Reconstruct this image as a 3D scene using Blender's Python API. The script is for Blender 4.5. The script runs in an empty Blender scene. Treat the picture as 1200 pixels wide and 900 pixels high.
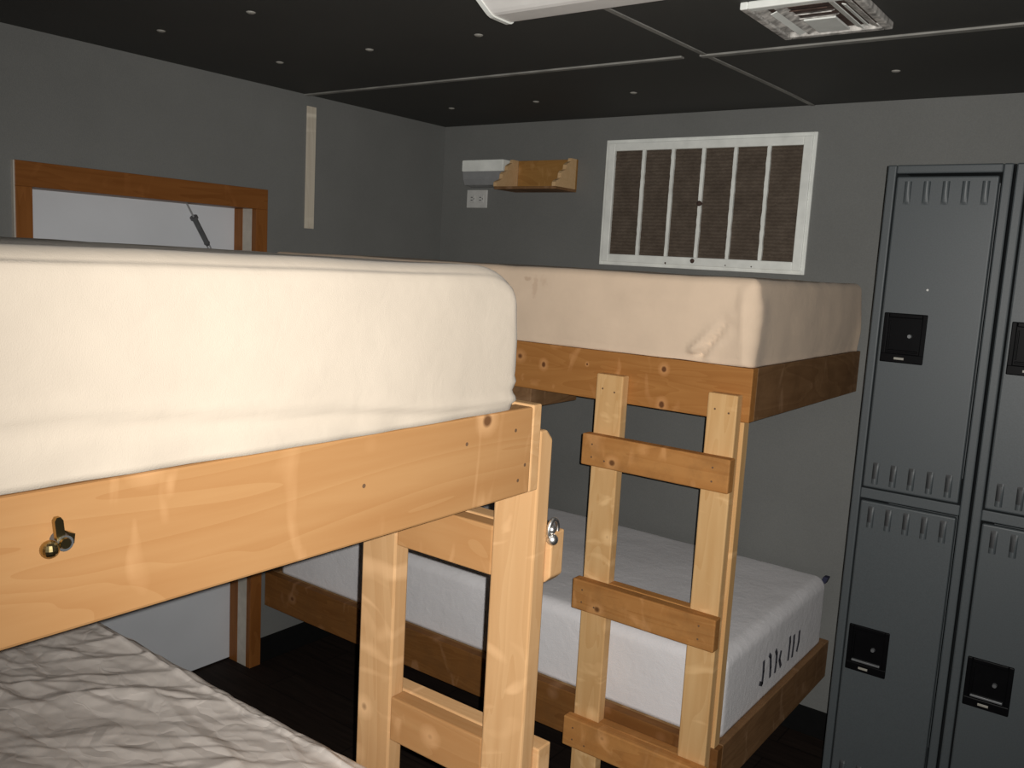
import bpy, bmesh, math, random
from mathutils import Vector, Matrix, noise

random.seed(7)
C = bpy.context.scene.collection
EYE = 1.814                       # camera height above the floor


def H(z):                         # height measured from the camera -> height above the floor
    return z + EYE


# ------------------------------------------------------------------ materials
class NT:
    def __init__(self, name):
        self.m = bpy.data.materials.new(name)
        self.m.use_nodes = True
        self.n = self.m.node_tree.nodes
        self.l = self.m.node_tree.links
        self.b = self.n['Principled BSDF']

    def node(self, t, **kw):
        nd = self.n.new(t)
        for k, v in kw.items():
            if k.startswith('_'):
                setattr(nd, k[1:], v)
            else:
                nd.inputs[k.replace('_', ' ')].default_value = v
        return nd

    def link(self, a, b):
        self.l.new(a, b)

    def coords(self, scale=(1, 1, 1), kind='Object', rand=True):
        tc = self.n.new('ShaderNodeTexCoord')
        mp = self.n.new('ShaderNodeMapping')
        mp.inputs['Scale'].default_value = scale
        if rand:
            oi = self.n.new('ShaderNodeObjectInfo')
            va = self.n.new('ShaderNodeVectorMath'); va.operation = 'ADD'
            mu = self.n.new('ShaderNodeMath'); mu.operation = 'MULTIPLY'; mu.inputs[1].default_value = 37.0
            self.link(oi.outputs['Random'], mu.inputs[0])
            self.link(tc.outputs[kind], va.inputs[0]); self.link(mu.outputs[0], va.inputs[1])
            self.link(va.outputs[0], mp.inputs['Vector'])
        else:
            self.link(tc.outputs[kind], mp.inputs['Vector'])
        return mp.outputs[0]

    def ramp(self, fac, stops, interp='LINEAR'):
        r = self.n.new('ShaderNodeValToRGB')
        r.color_ramp.interpolation = interp
        els = r.color_ramp.elements
        while len(els) < len(stops):
            els.new(0.5)
        for e, (p, c) in zip(els, stops):
            e.position = p
            e.color = (c, c, c, 1) if isinstance(c, (int, float)) else (*c, 1)
        self.link(fac, r.inputs[0])
        return r.outputs[0]

    def mix(self, fac, a, b, mode='MIX'):
        x = self.n.new('ShaderNodeMix'); x.data_type = 'RGBA'; x.blend_type = mode
        for sock, v in ((x.inputs[0], fac), (x.inputs[6], a), (x.inputs[7], b)):
            if isinstance(v, (int, float)):
                sock.default_value = v
            elif isinstance(v, tuple):
                sock.default_value = (*v, 1)
            else:
                self.link(v, sock)
        return x.outputs[2]

    def math(self, op, a, b=0.0):
        x = self.n.new('ShaderNodeMath'); x.operation = op
        for s, v in ((x.inputs[0], a), (x.inputs[1], b)):
            if isinstance(v, (int, float)):
                s.default_value = v
            else:
                self.link(v, s)
        return x.outputs[0]

    def bump(self, h, strength=0.3, dist=0.002):
        bp = self.n.new('ShaderNodeBump')
        bp.inputs['Strength'].default_value = strength
        bp.inputs['Distance'].default_value = dist
        self.link(h, bp.inputs['Height'])
        self.link(bp.outputs[0], self.b.inputs['Normal'])

    def set(self, color=None, rough=0.5, metal=0.0, spec=0.5):
        if color is not None:
            if isinstance(color, tuple):
                self.b.inputs['Base Color'].default_value = (*color, 1)
            else:
                self.link(color, self.b.inputs['Base Color'])
        if isinstance(rough, (int, float)):
            self.b.inputs['Roughness'].default_value = rough
        else:
            self.link(rough, self.b.inputs['Roughness'])
        self.b.inputs['Metallic'].default_value = metal
        self.b.inputs['Specular IOR Level'].default_value = spec
        return self.m


def plain(name, col, rough=0.5, metal=0.0, spec=0.5, nscale=30.0, namp=0.12, bump=0.0):
    t = NT(name)
    v = t.coords()
    n = t.node('ShaderNodeTexNoise', Scale=nscale, Detail=4.0); t.link(v, n.inputs['Vector'])
    f = t.ramp(n.outputs['Fac'], [(0.3, 1 - namp), (0.7, 1 + namp)])
    c = t.mix(1.0, col, f, 'MULTIPLY')
    if bump:
        t.bump(n.outputs['Fac'], bump, 0.002)
    return t.set(c, rough, metal, spec)


def wood(name, light, dark, knot=(0.10, 0.035, 0.012), rough=0.72, knots=0.55, dirt=0.0, pale=None, marks=()):
    """planed softwood: long grain along local X, growth figure, pale flecks and knots"""
    t = NT(name)
    v1 = t.coords((1.0, 14.0, 14.0))
    n1 = t.node('ShaderNodeTexNoise', Scale=2.2, Detail=5.0, Roughness=0.6, Distortion=0.4); t.link(v1, n1.inputs['Vector'])
    v2 = t.coords((0.55, 5.0, 5.0))
    n2 = t.node('ShaderNodeTexNoise', Scale=1.6, Detail=2.0, Distortion=1.2); t.link(v2, n2.inputs['Vector'])
    fig = t.math('FRACT', t.math('MULTIPLY', n2.outputs['Fac'], 9.0))
    g = t.math('ADD', t.math('MULTIPLY', n1.outputs['Fac'], 0.75), t.math('MULTIPLY', fig, 0.25))
    base = t.mix(t.ramp(g, [(0.22, 0.0), (0.8, 1.0)]), light, dark)
    # pale flecks and streaks round old branches
    v4 = t.coords((8.0, 1.0, 4.0))
    n4 = t.node('ShaderNodeTexNoise', Scale=1.1, Detail=2.0, Distortion=1.8); t.link(v4, n4.inputs['Vector'])
    pl = pale or tuple(min(1.0, c * 1.35 + 0.05) for c in light)
    base = t.mix(t.ramp(n4.outputs['Fac'], [(0.60, 0.0), (0.72, 0.5)]), base, pl)
    v3 = t.coords((1.0, 0.08, 1.1))
    vo = t.node('ShaderNodeTexVoronoi', Scale=7.5, Randomness=1.0); t.link(v3, vo.inputs['Vector'])
    sx = t.n.new('ShaderNodeSeparateColor'); t.link(vo.outputs['Color'], sx.inputs[0])
    keep = t.math('GREATER_THAN', sx.outputs[0], knots)
    halo = t.math('MULTIPLY', t.ramp(vo.outputs['Distance'], [(0.10, 0.55), (0.24, 0.0)]), keep)
    core = t.math('MULTIPLY', t.ramp(vo.outputs['Distance'], [(0.05, 1.0), (0.095, 0.0)]), keep)
    base = t.mix(halo, base, pl)
    base = t.mix(t.math('MULTIPLY', core, 0.85), base, knot)
    for (mx, mz, mr) in marks:                # the big knots of one particular plank, through its thickness
        tc = t.n.new('ShaderNodeTexCoord')
        mp = t.n.new('ShaderNodeMapping'); mp.vector_type = 'TEXTURE'
        mp.inputs['Location'].default_value = (mx, 0, mz)
        mp.inputs['Scale'].default_value = (mr, 1000.0, mr * 1.15)
        t.link(tc.outputs['Object'], mp.inputs['Vector'])
        ln = t.n.new('ShaderNodeVectorMath'); ln.operation = 'LENGTH'
        t.link(mp.outputs[0], ln.inputs[0])
        d = t.math('ADD', ln.outputs['Value'], t.math('MULTIPLY', t.math('SUBTRACT', n1.outputs['Fac'], 0.5), 0.6))
        base = t.mix(t.ramp(t.math('MULTIPLY', d, 0.25), [(0.25, 0.6), (0.60, 0.0)]), base, pl)
        base = t.mix(t.ramp(t.math('MULTIPLY', d, 0.25), [(0.14, 0.9), (0.25, 0.0)]), base, knot)
    oi = t.n.new('ShaderNodeObjectInfo')
    tone = t.ramp(oi.outputs['Random'], [(0.0, 0.88), (1.0, 1.08)])
    base = t.mix(1.0, base, tone, 'MULTIPLY')
    if dirt:
        v5 = t.coords((3, 3, 3))
        n5 = t.node('ShaderNodeTexNoise', Scale=3.0, Detail=6.0, Roughness=0.7); t.link(v5, n5.inputs['Vector'])
        base = t.mix(t.ramp(n5.outputs['Fac'], [(0.45, 0.0), (0.75, dirt)]), base, (0.10, 0.05, 0.02))
    t.bump(n1.outputs['Fac'], 0.12, 0.001)
    return t.set(base, rough, 0, 0.18)


def cloth(name, col, rough=0.9, weave=900.0, blot=0.10, spots=None, bump=0.25):
    t = NT(name)
    v = t.coords((1, 1, 1), rand=False)
    n = t.node('ShaderNodeTexNoise', Scale=3.0, Detail=5.0, Roughness=0.65); t.link(v, n.inputs['Vector'])
    c = t.mix(1.0, col, t.ramp(n.outputs['Fac'], [(0.3, 1 - blot), (0.7, 1 + blot * 0.4)]), 'MULTIPLY')
    if spots:                                     # list of (centre, radii, colour, strength): old marks on the sheet
        tc = t.n.new('ShaderNodeTexCoord')
        nn = t.node('ShaderNodeTexNoise', Scale=45.0, Detail=3.0); t.link(tc.outputs['Object'], nn.inputs['Vector'])
        for (ctr, rad, sc, st) in spots:
            mp = t.n.new('ShaderNodeMapping')
            mp.vector_type = 'TEXTURE'
            mp.inputs['Location'].default_value = ctr
            mp.inputs['Scale'].default_value = rad
            t.link(tc.outputs['Object'], mp.inputs['Vector'])
            ln = t.n.new('ShaderNodeVectorMath'); ln.operation = 'LENGTH'
            t.link(mp.outputs[0], ln.inputs[0])
            d = t.math('ADD', ln.outputs['Value'], t.math('MULTIPLY', t.math('SUBTRACT', nn.outputs['Fac'], 0.5), 2.2))
            c = t.mix(t.ramp(d, [(0.55, st), (1.0, 0.0)]), c, sc)
    n2 = t.node('ShaderNodeTexNoise', Scale=weave, Detail=2.0); t.link(v, n2.inputs['Vector'])
    n3 = t.node('ShaderNodeTexNoise', Scale=28.0, Detail=4.0, Distortion=0.6); t.link(v, n3.inputs['Vector'])
    t.bump(t.math('ADD', t.math('MULTIPLY', n2.outputs['Fac'], 0.4), n3.outputs['Fac']), bump, 0.004)
    t.b.inputs['Sheen Weight'].default_value = 0.1
    return t.set(c, rough, 0, 0.2)


M = {}
M['pine_near'] = wood('pine_near', (0.50, 0.275, 0.115), (0.42, 0.205, 0.075), knots=0.5)
M['pine_post'] = wood('pine_post', (0.64, 0.395, 0.195), (0.54, 0.305, 0.135), knots=0.66)
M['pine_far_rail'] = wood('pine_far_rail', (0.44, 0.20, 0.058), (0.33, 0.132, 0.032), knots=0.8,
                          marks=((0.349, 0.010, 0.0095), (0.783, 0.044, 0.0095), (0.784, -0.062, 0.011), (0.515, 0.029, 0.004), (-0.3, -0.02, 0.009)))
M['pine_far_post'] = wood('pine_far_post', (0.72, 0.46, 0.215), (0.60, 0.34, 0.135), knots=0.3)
M['pine_far_rung'] = wood('pine_far_rung', (0.57, 0.275, 0.088), (0.44, 0.185, 0.05), knots=0.55, dirt=0.35)
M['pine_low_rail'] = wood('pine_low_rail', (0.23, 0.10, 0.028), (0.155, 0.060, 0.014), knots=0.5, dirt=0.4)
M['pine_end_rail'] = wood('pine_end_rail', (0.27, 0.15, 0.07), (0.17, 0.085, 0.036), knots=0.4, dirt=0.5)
M['nail'] = plain('nail_head', (0.15, 0.085, 0.045), 0.6)
M['plywood'] = wood('plywood', (0.45, 0.28, 0.13), (0.34, 0.19, 0.08), knots=0.8)
M['door_wood'] = wood('door_wood', (0.27, 0.105, 0.028), (0.19, 0.066, 0.015), knots=0.98, rough=0.4, pale=(0.30, 0.12, 0.035))
M['shelf_wood'] = wood('shelf_wood', (0.36, 0.19, 0.055), (0.27, 0.13, 0.035), knots=0.95)
M['bracket_wood'] = wood('bracket_wood', (0.74, 0.50, 0.27), (0.64, 0.41, 0.20), knots=0.95)
M['batten_wood'] = wood('batten_wood', (0.60, 0.55, 0.46), (0.48, 0.42, 0.33), knots=0.8, knot=(0.25, 0.2, 0.14))


def wall_mat(name, col, b=0.25):
    t = NT(name)
    v = t.coords(rand=False)
    n = t.node('ShaderNodeTexNoise', Scale=2.0, Detail=6.0, Roughness=0.6); t.link(v, n.inputs['Vector'])
    n2 = t.node('ShaderNodeTexNoise', Scale=260.0, Detail=2.0); t.link(v, n2.inputs['Vector'])
    f = t.math('ADD', t.math('MULTIPLY', n.outputs['Fac'], 0.6), t.math('MULTIPLY', n2.outputs['Fac'], 0.4))
    c = t.mix(1.0, col, t.ramp(f, [(0.3, 0.86), (0.7, 1.12)]), 'MULTIPLY')
    t.bump(n2.outputs['Fac'], b, 0.002)
    return t.set(c, 0.7, 0, 0.3)


M['wall'] = wall_mat('grey_wall_paint', (0.172, 0.175, 0.168))
M['ceiling'] = wall_mat('black_ceiling_paint', (0.060, 0.060, 0.056))
M['batten'] = plain('ceiling_batten_paint', (0.25, 0.245, 0.225), 0.6, namp=0.25, nscale=12)
M['cap'] = plain('fastener_paint', (0.34, 0.33, 0.30), 0.6)
M['baseboard'] = plain('black_baseboard_vinyl', (0.006, 0.006, 0.006), 0.8, spec=0.1)


def floor_mat():
    t = NT('dark_plank_floor')
    v = t.coords(rand=False)
    br = t.node('ShaderNodeTexBrick', Scale=1.0)
    br.inputs['Color1'].default_value = (0.020, 0.0135, 0.0105, 1)
    br.inputs['Color2'].default_value = (0.016, 0.0105, 0.0085, 1)
    br.inputs['Mortar'].default_value = (0.009, 0.006, 0.005, 1)
    br.inputs['Mortar Size'].default_value = 0.003
    br.inputs['Brick Width'].default_value = 1.2
    br.inputs['Row Height'].default_value = 0.15
    t.link(v, br.inputs['Vector'])
    v2 = t.coords((1, 12, 12), rand=False)
    n = t.node('ShaderNodeTexNoise', Scale=5.0, Detail=5.0); t.link(v2, n.inputs['Vector'])
    c = t.mix(1.0, br.outputs['Color'], t.ramp(n.outputs['Fac'], [(0.3, 0.7), (0.7, 1.3)]), 'MULTIPLY')
    return t.set(c, 0.7, 0, 0.15)


M['floor'] = floor_mat()
M['door_white'] = plain('door_white_paint', (0.64, 0.665, 0.70), 0.5, nscale=4, namp=0.04)
M['jamb_white'] = plain('jamb_cream_paint', (0.50, 0.46, 0.40), 0.6, namp=0.08)
M['dark_metal'] = plain('dark_metal', (0.12, 0.125, 0.13), 0.45, 0.3)
M['steel'] = plain('bright_steel', (0.75, 0.74, 0.72), 0.38, 1.0)
M['brass'] = plain('dull_brass', (0.42, 0.33, 0.16), 0.3, 1.0)
M['white_metal'] = plain('white_enamel', (0.84, 0.86, 0.82), 0.5, namp=0.10, nscale=14)
M['white_plastic'] = plain('white_plastic', (0.55, 0.55, 0.53), 0.4, namp=0.05)
M['grey_plastic'] = plain('grey_plastic', (0.27, 0.275, 0.28), 0.5, namp=0.06)
M['black_hole'] = plain('black_hole', (0.012, 0.011, 0.010), 0.8)
M['rust'] = plain('rust_brown', (0.07, 0.04, 0.03), 0.9, namp=0.4, nscale=60)
M['dirty_metal'] = plain('dirty_vent_metal', (0.50, 0.48, 0.45), 0.6, namp=0.6, nscale=45)
M['lens'] = plain('frosted_lens', (0.82, 0.80, 0.77), 0.35, namp=0.03)
M['locker'] = plain('locker_paint', (0.052, 0.061, 0.066), 0.5, 0.0, 0.5, nscale=300, namp=0.10, bump=0.05)
M['locker_base_slot_shade'] = plain('locker_base_painted_slot_shade', (0.02, 0.022, 0.024), 0.6)  # dark base paint, also the painted-on shade of the louvre slots
M['black_plastic'] = plain('black_plastic', (0.003, 0.003, 0.0035), 0.4, 0.0, 0.06)
M['label_grey'] = plain('label_grey', (0.25, 0.24, 0.21), 0.4)
M['ink'] = plain('grey_ink', (0.055, 0.055, 0.068), 0.8)
M['navy'] = plain('navy_tag', (0.015, 0.017, 0.045), 0.8)


def filter_mat():
    t = NT('dusty_filter')
    v = t.coords(rand=False)
    w = t.node('ShaderNodeTexWave', Scale=22.0, Distortion=3.0, Detail=3.0, _bands_direction='Z')
    w.inputs['Detail Scale'].default_value = 4.0
    t.link(v, w.inputs['Vector'])
    n = t.node('ShaderNodeTexNoise', Scale=14.0, Detail=7.0, Roughness=0.75); t.link(v, n.inputs['Vector'])
    f = t.math('ADD', t.math('MULTIPLY', w.outputs['Fac'], 0.16), t.math('MULTIPLY', n.outputs['Fac'], 0.8))
    c = t.ramp(f, [(0.25, (0.065, 0.050, 0.039)), (0.5, (0.105, 0.082, 0.064)), (0.8, (0.17, 0.138, 0.11))])
    t.bump(f, 0.5, 0.004)
    return t.set(c, 0.95, 0, 0.1)


M['filter'] = filter_mat()
M['sheet_near'] = cloth('cream_sheet_near', (0.60, 0.52, 0.425), spots=[  # cream darkened to offset the strong flash close up
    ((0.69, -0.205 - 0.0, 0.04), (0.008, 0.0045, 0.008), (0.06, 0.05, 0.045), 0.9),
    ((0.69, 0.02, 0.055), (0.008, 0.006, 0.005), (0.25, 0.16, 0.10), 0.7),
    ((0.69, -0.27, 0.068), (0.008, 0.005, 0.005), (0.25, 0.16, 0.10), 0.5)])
M['sheet_far'] = cloth('cream_sheet_far', (0.77, 0.60, 0.445), spots=[  # similar cream, lightened to make up for flash falloff
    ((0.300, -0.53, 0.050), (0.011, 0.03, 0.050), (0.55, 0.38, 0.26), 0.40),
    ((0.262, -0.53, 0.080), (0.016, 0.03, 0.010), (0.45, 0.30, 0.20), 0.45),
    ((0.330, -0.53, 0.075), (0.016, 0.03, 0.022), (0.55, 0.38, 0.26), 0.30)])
M['knit'] = cloth('white_knit_cover', (0.80, 0.785, 0.80), weave=320.0, blot=0.06, bump=0.55)


def vinyl_mat():
    t = NT('grey_vinyl_cover')
    v = t.coords(rand=False)
    n = t.node('ShaderNodeTexNoise', Scale=5.0, Detail=4.0); t.link(v, n.inputs['Vector'])
    c = t.mix(1.0, (0.68, 0.625, 0.575), t.ramp(n.outputs['Fac'], [(0.3, 0.9), (0.7, 1.1)]), 'MULTIPLY')
    n2 = t.node('ShaderNodeTexNoise', Scale=9.0, Detail=2.0); t.link(v, n2.inputs['Vector'])
    wv = t.mix(0.12, v, n2.outputs['Color'])
    mp = t.n.new('ShaderNodeMapping'); mp.inputs['Rotation'].default_value = (0, 0, -0.6); mp.inputs['Scale'].default_value = (7.0, 17.0, 10.0)
    t.link(wv, mp.inputs['Vector'])
    vo = t.node('ShaderNodeTexVoronoi', Scale=1.0, _feature='DISTANCE_TO_EDGE'); t.link(mp.outputs[0], vo.inputs['Vector'])
    t.bump(t.ramp(vo.outputs['Distance'], [(0.0, 0.0), (0.35, 1.0)]), 0.55, 0.006)
    return t.set(c, 0.36, 0, 0.5)


M['vinyl'] = vinyl_mat()

# ------------------------------------------------------------------ object helpers


def link(name, me, mats, parent=None, loc=(0, 0, 0), rot=None):
    o = bpy.data.objects.new(name, me)
    C.objects.link(o)
    for m in (mats if isinstance(mats, (list, tuple)) else [mats]):
        me.materials.append(m)
    mw = Matrix.Translation(loc) @ (rot.to_4x4() if rot is not None else Matrix.Identity(4))
    if parent is not None:
        o.parent = parent
        # parents are unrotated empties or meshes: keep the part where it stands in the room
        mw = WORLD[parent.name].inverted() @ mw
        WORLD[o.name] = WORLD[parent.name] @ mw
    else:
        WORLD[o.name] = mw
    o.matrix_local = mw
    return o


WORLD = {}


def from_bm(name, bm, mats, parent=None, loc=(0, 0, 0), rot=None, smooth=False):
    me = bpy.data.meshes.new(name)
    bmesh.ops.recalc_face_normals(bm, faces=bm.faces)
    bm.to_mesh(me); bm.free()
    for p in me.polygons:
        p.use_smooth = smooth
    return link(name, me, mats, parent, loc, rot)


def thing(name, label, cat, loc, group=None, kind=None):
    o = bpy.data.objects.new(name, None)
    C.objects.link(o)
    o.empty_display_size = 0.1
    o.location = loc
    WORLD[o.name] = Matrix.Translation(loc)
    tag(o, label, cat, group, kind)
    return o


def tag(o, label=None, cat=None, group=None, kind=None):
    if label: o['label'] = label
    if cat: o['category'] = cat
    if group: o['group'] = group
    if kind: o['kind'] = kind
    return o


def add_box(bm, lo, hi, mi=0, bev=0.0, seg=2):
    r = bmesh.ops.create_cube(bm, size=1.0)
    vs = r['verts']
    lo, hi = Vector(lo), Vector(hi)
    for v in vs:
        v.co = Vector((lo[i] + (v.co[i] + 0.5) * (hi[i] - lo[i]) for i in range(3)))
    fs = set(f for v in vs for f in v.link_faces)
    for f in fs:
        f.material_index = mi
    if bev > 0:
        es = list(set(e for v in vs for e in v.link_edges))
        out = bmesh.ops.bevel(bm, geom=es, offset=bev, segments=seg, profile=0.5, affect='EDGES', clamp_overlap=True)
        for f in out['faces']:
            f.material_index = mi


def box(name, lo, hi, mat, parent=None, bev=0.0, seg=2):
    """axis aligned box given in room coordinates, origin at its centre"""
    lo, hi = Vector(lo), Vector(hi)
    c = (lo + hi) / 2
    bm = bmesh.new()
    add_box(bm, lo - c, hi - c, 0, bev, seg)
    return from_bm(name, bm, mat, parent, c)


AX = {0: Matrix(((1, 0, 0), (0, 1, 0), (0, 0, 1))),
      1: Matrix(((0, -1, 0), (1, 0, 0), (0, 0, 1))),
      2: Matrix(((0, 0, -1), (0, 1, 0), (1, 0, 0)))}


def board(name, lo, hi, mat, parent=None, bev=0.003, chamfer=None, nails=()):
    """a plank between two room corners whose own X axis runs along its length (the grain)
    chamfer: list of (selector on room coords, size) cutting a long-way corner off"""
    lo, hi = Vector(lo), Vector(hi)
    c = (lo + hi) / 2
    d = hi - lo
    ax = max(range(3), key=lambda i: d[i])
    R = AX[ax]
    Ri = R.transposed()
    bm = bmesh.new()
    add_box(bm, -d / 2, d / 2)
    if chamfer:
        for sel, size in chamfer:
            es = [e for e in bm.edges if all(sel(v.co + c) for v in e.verts)]
            bmesh.ops.bevel(bm, geom=es, offset=size, segments=1, affect='EDGES')
    if bev:
        bmesh.ops.bevel(bm, geom=list(bm.edges), offset=bev, segments=2, profile=0.5, affect='EDGES')
    for p, ax_, sgn in nails:                 # sunk nail heads on the face whose outward normal is sgn * axis
        q = Vector(p) - c
        n_ = Vector((0, 0, 0)); n_[ax_] = sgn
        tube_bm(bm, q - n_ * 0.002, q + n_ * 0.0003, 0.0030, n=10, mi=1)
    for v in bm.verts:
        v.co = Ri @ v.co
    return from_bm(name, bm, [mat, M['nail']] if nails else mat, parent, c, R)


def tube_bm(bm, p0, p1, r0, r1=None, n=16, mi=0):
    p0, p1 = Vector(p0), Vector(p1)
    r1 = r0 if r1 is None else r1
    d = p1 - p0
    q = d.to_track_quat('Z', 'Y').to_matrix()
    rings = []
    for p, r in ((p0, r0), (p1, r1)):
        rings.append([bm.verts.new(p + q @ Vector((r * math.cos(2 * math.pi * i / n), r * math.sin(2 * math.pi * i / n), 0))) for i in range(n)])
    for i in range(n):
        f = bm.faces.new((rings[0][i], rings[0][(i + 1) % n], rings[1][(i + 1) % n], rings[1][i])); f.material_index = mi
    f = bm.faces.new(rings[0][::-1]); f.material_index = mi
    f = bm.faces.new(rings[1]); f.material_index = mi


def prism_bm(bm, pts, a0, a1, axis, mi=0):
    """extrude a 2-D outline along an axis; pts are the two other coordinates in order"""
    def P(p, a):
        q = list(p); q.insert(axis, a); return q
    v0 = [bm.verts.new(P(p, a0)) for p in pts]
    v1 = [bm.verts.new(P(p, a1)) for p in pts]
    n = len(pts)
    fs = [bm.faces.new(v0[::-1]), bm.faces.new(v1)]
    for i in range(n):
        fs.append(bm.faces.new((v0[i], v0[(i + 1) % n], v1[(i + 1) % n], v1[i])))
    for f in fs:
        f.material_index = mi


def soft_box(name, lo, hi, r, mat, res, disp=None, parent=None, rseg=6):
    """mattress: box with rounded edges, fine grid, displaced along its normal by disp(room point, normal)"""
    lo, hi = Vector(lo), Vector(hi)
    c = (lo + hi) / 2
    half = (hi - lo) / 2
    grids = []
    for i in range(3):
        h = half[i]; inner = h - r
        n = max(2, int(round(2 * inner / (res[i] if isinstance(res, (list, tuple)) else res))))
        g = [-(inner + r * math.tan(math.pi / 4 * (1 - k / rseg))) for k in range(rseg)]
        g += [-inner + 2 * inner * k / n for k in range(n + 1)]
        g += [inner + r * math.tan(math.pi / 4 * (k + 1) / rseg) for k in range(rseg)]
        grids.append(g)
    bm = bmesh.new()
    verts = {}
    N = [len(g) - 1 for g in grids]

    def V(i, j, k):
        key = (i, j, k)
        if key not in verts:
            p = Vector((grids[0][i], grids[1][j], grids[2][k]))
            q = Vector((max(-(half[a] - r), min(half[a] - r, p[a])) for a in range(3)))
            d = p - q
            nrm = d.normalized()
            s = q + nrm * r
            if p.z < 0:                       # lower half: plumb sides down to a square foot resting on the deck
                m = max(abs(d.x), abs(d.y))
                h2 = math.hypot(d.x, d.y)
                k2 = m / h2 if h2 > 1e-9 else 1.0
                s = Vector((q.x + d.x * k2, q.y + d.y * k2, p.z))
                if abs(abs(p.z) - half.z) > 1e-6 and h2 > 1e-9:
                    nrm = Vector((d.x, d.y, 0)).normalized()
            if disp:
                s = s + disp(s + c, nrm)
                if s.z < -half.z + 0.0005:
                    s.z = -half.z + 0.0005
            verts[key] = bm.verts.new(s)
        return verts[key]
    for (a, b, e) in ((0, 1, 2), (1, 2, 0), (2, 0, 1)):
        for side in (0, N[e]):
            for i in range(N[a]):
                for j in range(N[b]):
                    q = []
                    for (di, dj) in ((0, 0), (1, 0), (1, 1), (0, 1)):
                        idx = [0, 0, 0]; idx[a] = i + di; idx[b] = j + dj; idx[e] = side
                        q.append(V(*idx))
                    if side == 0: q.reverse()
                    bm.faces.new(q)
    return from_bm(name, bm, mat, parent, c, None, True)


def gauss(d, w):
    return math.exp(-(d / w) ** 2)


def seg_dist(p, a, b):
    ax, ay = a; bx, by = b; px, py = p
    dx, dy = bx - ax, by - ay
    t = max(0, min(1, ((px - ax) * dx + (py - ay) * dy) / (dx * dx + dy * dy)))
    return math.hypot(px - ax - t * dx, py - ay - t * dy), t


# ------------------------------------------------------------------ the room
XL, XR, YB, YF, ZC = -3.026, 1.25, 3.433, -1.35, H(0.65)
T = 0.12


def structure(o):
    o['kind'] = 'structure'
    return o


structure(box('floor', (XL - 0.4, YF - T, -0.1), (XR + T, YB + T, 0), M['floor']))
structure(box('ceiling', (XL - 0.4, YF - T, ZC), (XR + T, YB + T, ZC + 0.1), M['ceiling']))
structure(box('wall_back', (XL - 0.4, YB, 0), (XR + T, YB + T, ZC), M['wall']))
structure(box('wall_right', (XR, YF, 0), (XR + T, YB, ZC), M['wall']))
structure(box('wall_front', (XL - 0.4, YF - T, 0), (XR + T, YF, ZC), M['wall']))
# left wall with the door opening
DY0, DY1, DZ = 1.385, 2.307, H(0.175)
bm = bmesh.new()
for lo, hi in (((XL - 0.16, YF, 0), (XL, DY0, ZC)), ((XL - 0.16, DY1, 0), (XL, YB, ZC)), ((XL - 0.16, DY0, DZ), (XL, DY1, ZC))):
    add_box(bm, lo, hi)
structure(from_bm('wall_left', bm, M['wall']))

# skirting: black vinyl
bm = bmesh.new(); add_box(bm, (XL, 2.345, 0), (XL + 0.008, YB, 0.115), bev=0.003); add_box(bm, (XL, YF, 0), (XL + 0.008, 1.348, 0.115), bev=0.003)
structure(from_bm('baseboard_left', bm, M['baseboard']))
structure(box('baseboard_back', (XL + 0.008, YB - 0.008, 0), (XR, YB, 0.115), M['baseboard'], bev=0.003))

# ceiling battens over the sheet joints
structure(box('trim_1', (XL, 2.530, ZC - 0.006), (-1.29, 2.552, ZC), M['batten'], bev=0.0015))
structure(box('trim_2', (-1.235, 2.540, ZC - 0.006), (XR, 2.566, ZC), M['batten'], bev=0.0015))
bm = bmesh.new()
prev = None
pts = [(-1.255, 1.5), (-1.243, 1.95), (-1.228, 2.3), (-1.219, 2.54), (-1.200, 2.9), (-1.186, 3.2), (-1.181, YB)]
pts = [(x * 1.0, y) for x, y in pts]
rows = []
for x, y in pts:
    rows.append([bm.verts.new((x + dx, y, ZC - dz)) for dx, dz in ((-0.0075, 0), (-0.0075, 0.003), (0.0075, 0.003), (0.0075, 0))])
for a, b in zip(rows, rows[1:]):
    for i in range(4):
        bm.faces.new((a[i], a[(i + 1) % 4], b[(i + 1) % 4], b[i]))
bm.faces.new(rows[0][::-1]); bm.faces.new(rows[-1])
structure(from_bm('trim_3', bm, M['batten']))

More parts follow.
